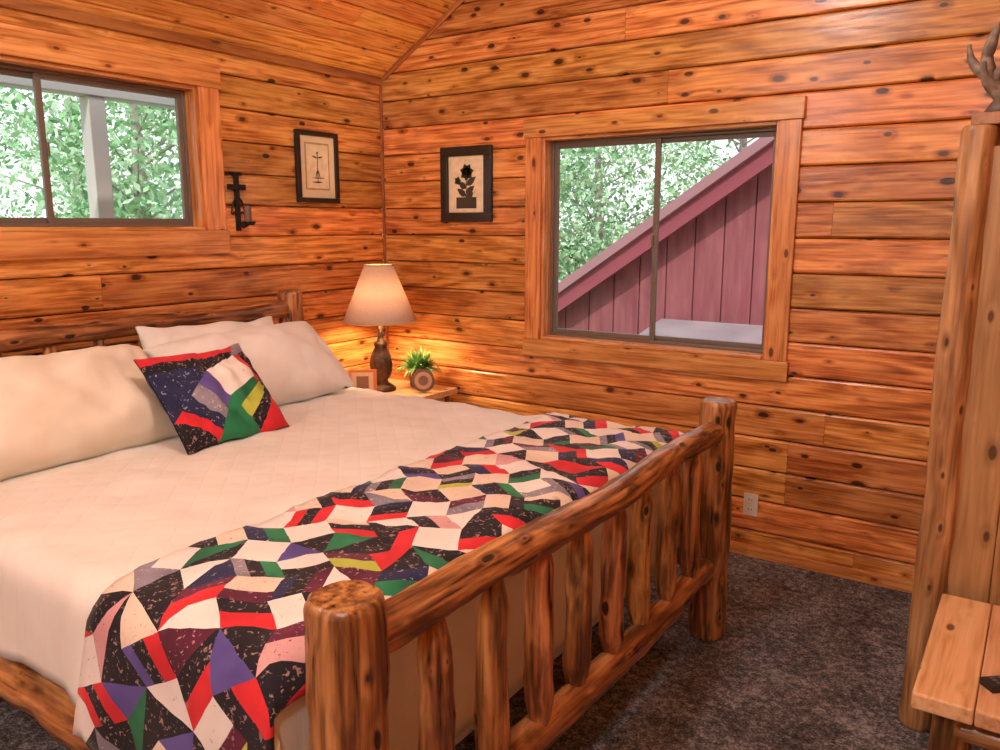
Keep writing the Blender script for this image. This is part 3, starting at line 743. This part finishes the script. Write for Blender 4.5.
# ------------------------------------------------------------------ bench
b = B(); BX0, BX1, BY0, BY1, BZ = 3.43, 4.12, -1.86, -1.19, 0.53
n=5; w = (BX1-BX0)/n
for i in range(n): b.box(BX0+i*w+0.001, BX0+(i+1)*w-0.001, BY0, BY1, BZ-0.045, BZ, grain=1, mat=1)
for x in (BX0+0.09, BX1-0.08):
    for y in (BY0+0.09, BY1-0.09): b.log((x, y, 0), (x, y, BZ-0.046), 0.042, seed=x*3+y*2, amp=0.15, mat=0)
for y in (BY0+0.09, BY1-0.09): b.log((BX0+0.09, y, 0.16), (BX1-0.08, y, 0.16), 0.026, seed=y*7)
b.log((BX0+0.09, BY0+0.09, 0.40), (BX0+0.09, BY1-0.09, 0.40), 0.03, seed=77); b.log((BX0+0.09, BY0+0.09, 0.42), (BX1-0.08, BY0+0.09, 0.42), 0.03, seed=78)
b.obj('log_bench', [M_log, M_bench], 0.008)
b = B(); fr_ = Fr((3.65, -1.68, BZ+0.001), (0.75, 0.66, 0), (-0.66, 0.75, 0), (0, 0, 1))
b.box(-0.09, 0.09, -0.024, 0.024, 0, 0.018, fr_)
for i in range(6):
    for j in range(3): b.box(-0.07+i*0.022, -0.058+i*0.022, -0.015+j*0.012, -0.008+j*0.012, 0.018, 0.021, fr_, mat=1)
b.obj('remote_control', [M_black, simple('buttons', (0.12, 0.12, 0.13), 0.5)], 0.002)

# ------------------------------------------------------------------ unseen pendants added to brighten the room (behind / above the view)
M_globe = simple('fill_globe', (1, 0.97, 0.92), 0.4, emit=((1, 0.96, 0.915), 114))
def fill_pendant(name, x, y, z, r=0.13):
    zr = zroof(x)
    b = B(); b.sweep([(x, y, zr-0.02), (x, y, z+r)], 0.008, 10); b.lathe([(0.001, zr-0.05), (0.06, zr-0.05), (0.06, zr-0.01)], (x, y, 0), 24)
    b.lathe([(0.001, z+r+0.05), (0.035, z+r+0.04), (0.05, z+r-0.02), (0.05, z+r-0.03)], (x, y, 0), 24)
    st = b.obj('stem', [M_iron])
    b = B(); N=10
    b.lathe([(max(0.001, r*math.sin(math.pi*i/N)), -r*math.cos(math.pi*i/N)) for i in range(N+1)], (x, y, z), 16)
    gl_ = b.obj('globe', [M_globe]); group(name, (x, y, z), [st, gl_])
fill_pendant('added_fill_pendant', 2.3, -2.3, 3.35)
fill_pendant('added_fill_pendant', 1.5, -4.7, 2.75)
fill_pendant('added_fill_pendant', 3.4, -4.7, 2.75)

# ------------------------------------------------------------------ outside
b = B(); s_=60
b.add([(-s_, -s_, -0.5), (s_, -s_, -0.5), (s_, s_, -0.5), (-s_, s_, -0.5)], [(0,1,2,3)])
b.obj('ground_outside', [simple('grass', (0.40, 0.48, 0.30), 0.95, 0, 3, 0.3)])
m, nt, out = new_mat('barn_red'); g = NT(nt)
tc = g.node('ShaderNodeTexCoord').outputs['Object']; n_ = g.noise(g.vmul(tc, (6, 6, 0.8)), 2, 3)
bb = g.node('ShaderNodeBsdfPrincipled'); g.link(g.ramp(n_, [(0.3, (0.28, 0.065, 0.075)), (0.7, (0.42, 0.125, 0.13))]), bb.inputs['Base Color']); bb.inputs['Roughness'].default_value = 0.8
g.link(bb.outputs[0], out.inputs[0]); M_red = m
b = B(); GY = 4.0
def zr2(x): return 0.84+0.67*(x+0.99)
RX = 3.4
x = -2.4
while x < 8.8:
    xa, xb = x, x+0.285; x += 0.30
    def hz(q): return min(zr2(q), zr2(RX)-0.67*(q-RX))-0.1
    vs = [(xa, GY, -0.5), (xb, GY, -0.5), (xb, GY, hz(xb)), (xa, GY, hz(xa)), (xa, GY+0.04, -0.5), (xb, GY+0.04, -0.5), (xb, GY+0.04, hz(xb)), (xa, GY+0.04, hz(xa))]
    if min(hz(xa), hz(xb)) > -0.5:
        b.add(vs, [(0,1,2,3), (4,7,6,5), (0,4,5,1), (1,5,6,2), (2,6,7,3), (3,7,4,0)])
    b.box(xb, xb+0.015, GY+0.02, GY+0.04, -0.5, max(-0.4, hz(xb)), mat=2)
fb = Fr((-2.6, GY-0.25, zr2(-2.6)), (1, 0, 0.67), (-0.67, 0, 1), (0, -1, 0)); L = (RX+2.6)*math.sqrt(1+.67*.67)
b.box(0, L, -0.16, 0.0, -0.05, 0.0, fb, mat=1); b.box(0, L, 0.0, 0.09, -6, 0.06, fb, mat=4)
fb = Fr((RX, GY-0.25, zr2(RX)), (1, 0, -0.67), (0.67, 0, 1), (0, -1, 0))
b.box(0, L, -0.16, 0.0, -0.05, 0.0, fb, mat=1); b.box(0, L, 0.0, 0.09, -6, 0.06, fb, mat=4)
vs = [(0.3, 3.9, 0.72), (3.6, 3.9, 0.72), (3.6, 2.2, 0.40), (0.3, 2.2, 0.40), (0.3, 3.9, 0.66), (3.6, 3.9, 0.66), (3.6, 2.2, 0.34), (0.3, 2.2, 0.34)]
b.add(vs, [(0,3,2,1), (4,5,6,7), (0,4,7,3), (1,2,6,5), (2,3,7,6)], mat=3)
b.obj('red_barn', [M_red, simple('barn_fascia', (0.36, 0.07, 0.09), 0.6), simple('barn_gap', (0.15, 0.03, 0.04), 0.8), simple('porch_metal', (0.38, 0.29, 0.29), 0.5, 0, 2, 0.2), simple('barn_roof_metal', (0.44, 0.20, 0.21), 0.5)])
b = B()
b.box(-1.08, -0.96, -4.2, 1.0, 2.40, 2.53, grain=1); b.box(-1.07, -0.97, -1.36, -1.26, -0.5, 2.40, grain=2); b.box(-1.07, -0.97, -4.1, -4.0, -0.5, 2.40, grain=2)
b.obj('porch_frame', [simple('porch_paint', (0.60, 0.55, 0.50), 0.7)], 0.006)

M_leaf = []
for i, c in enumerate([(0.36, 0.58, 0.30), (0.55, 0.73, 0.48), (0.22, 0.42, 0.21)]):  # greens paled, overexposed haze put into the leaf colour
    m, nt, out = new_mat('leaf_%d' % i); g = NT(nt)
    d_ = g.node('ShaderNodeBsdfDiffuse'); d_.inputs[0].default_value = C(c)
    g.link(d_.outputs[0], out.inputs[0]); M_leaf.append(m)
M_bark = simple('bark', (0.36, 0.30, 0.26), 0.9, 0, 8, 0.3)
def tree(x, y, h, rad_, n, seed, leaf=0.06):
    r = random.Random(seed); b = B()
    b.sweep([(x, y, -0.5), (x+0.1, y, h*0.4), (x, y+0.1, h*0.85)], [0.13, 0.09, 0.03], 10, 0.1, mat=3)
    cl=[]
    for i in range(40):
        th = r.uniform(0, 6.283); zz = r.uniform(0.0, 1.0); rr = rad_*math.sqrt(max(0.05, 1-(zz*1.6-0.7)**2))*r.uniform(0.3, 1)
        c = Vector((x+rr*math.cos(th), y+rr*math.sin(th), h*(0.22+0.78*zz))); cl.append(c)
        b.sweep([(x, y, max(0.3, c.z-0.7)), c], [0.02, 0.006], 6, mat=3)
    for i in range(n):
        c = r.choice(cl); s_ = rad_*0.20
        p = c+Vector((r.gauss(0, s_), r.gauss(0, s_), r.gauss(0, s_*0.7)))
        u = Vector((r.gauss(0, 1), r.gauss(0, 1), r.gauss(0, 1))).normalized(); w = u.cross(Vector((r.gauss(0, 1), r.gauss(0, 1), r.gauss(0, 1)))).normalized()
        l = leaf*r.uniform(0.6, 1.3)
        b.add([p-u*l, p+w*l*0.5, p+u*l, p-w*l*0.5], [(0,1,2,3)], mat=r.choice((0, 0, 1, 1, 2)))
    b.obj('tree', M_leaf+[M_bark])
tree(-5.0, 10.5, 6.0, 2.0, 9000, 1); tree(-1.8, 12.5, 6.4, 2.0, 8000, 2); tree(-9.0, 12.0, 7.0, 2.2, 6000, 3); tree(-3.0, 8.6, 4.4, 1.5, 8000, 9)
tree(-6.0, 2.0, 5.2, 1.6, 10000, 5); tree(-10.5, -2.2, 4.4, 1.6, 4000, 6); tree(-11.5, 4.2, 6.4, 2.2, 7000, 7)

# ------------------------------------------------------------------ light
sun = bpy.data.lights.new('sun', 'SUN'); sun.energy = 2.4; sun.angle = 0.02; sun.color = (1, 0.97, 0.92)
so = bpy.data.objects.new('sun', sun); so.rotation_euler = Vector((-0.35, 0.62, -0.8)).to_track_quat('-Z', 'Y').to_euler(); scene.collection.objects.link(so)
w = bpy.data.worlds.new('sky'); scene.world = w; w.use_nodes = True
nt = w.node_tree; g = NT(nt); bg = nt.nodes['Background']
tc = g.node('ShaderNodeTexCoord').outputs['Generated']; sp_ = g.node('ShaderNodeSeparateXYZ'); g.link(tc, sp_.inputs[0])
g.link(g.ramp(sp_.outputs[2], [(0.0, (0.95, 0.97, 1.0)), (0.25, (0.88, 0.94, 1.0)), (1.0, (0.60, 0.77, 1.0))]), bg.inputs[0])
bg.inputs[1].default_value = 1.6

# ------------------------------------------------------------------ camera
cam = bpy.data.cameras.new('camera'); cam.lens = 28.8; cam.sensor_width = 36; cam.clip_start = 0.05
co = bpy.data.objects.new('camera', cam); co.location = (3.607, -3.95, 1.68)
co.rotation_euler = (math.radians(79.4), 0, math.radians(34.3)); scene.collection.objects.link(co)
scene.camera = co
scene.view_settings.view_transform = 'Standard'
scene.view_settings.look = 'None'
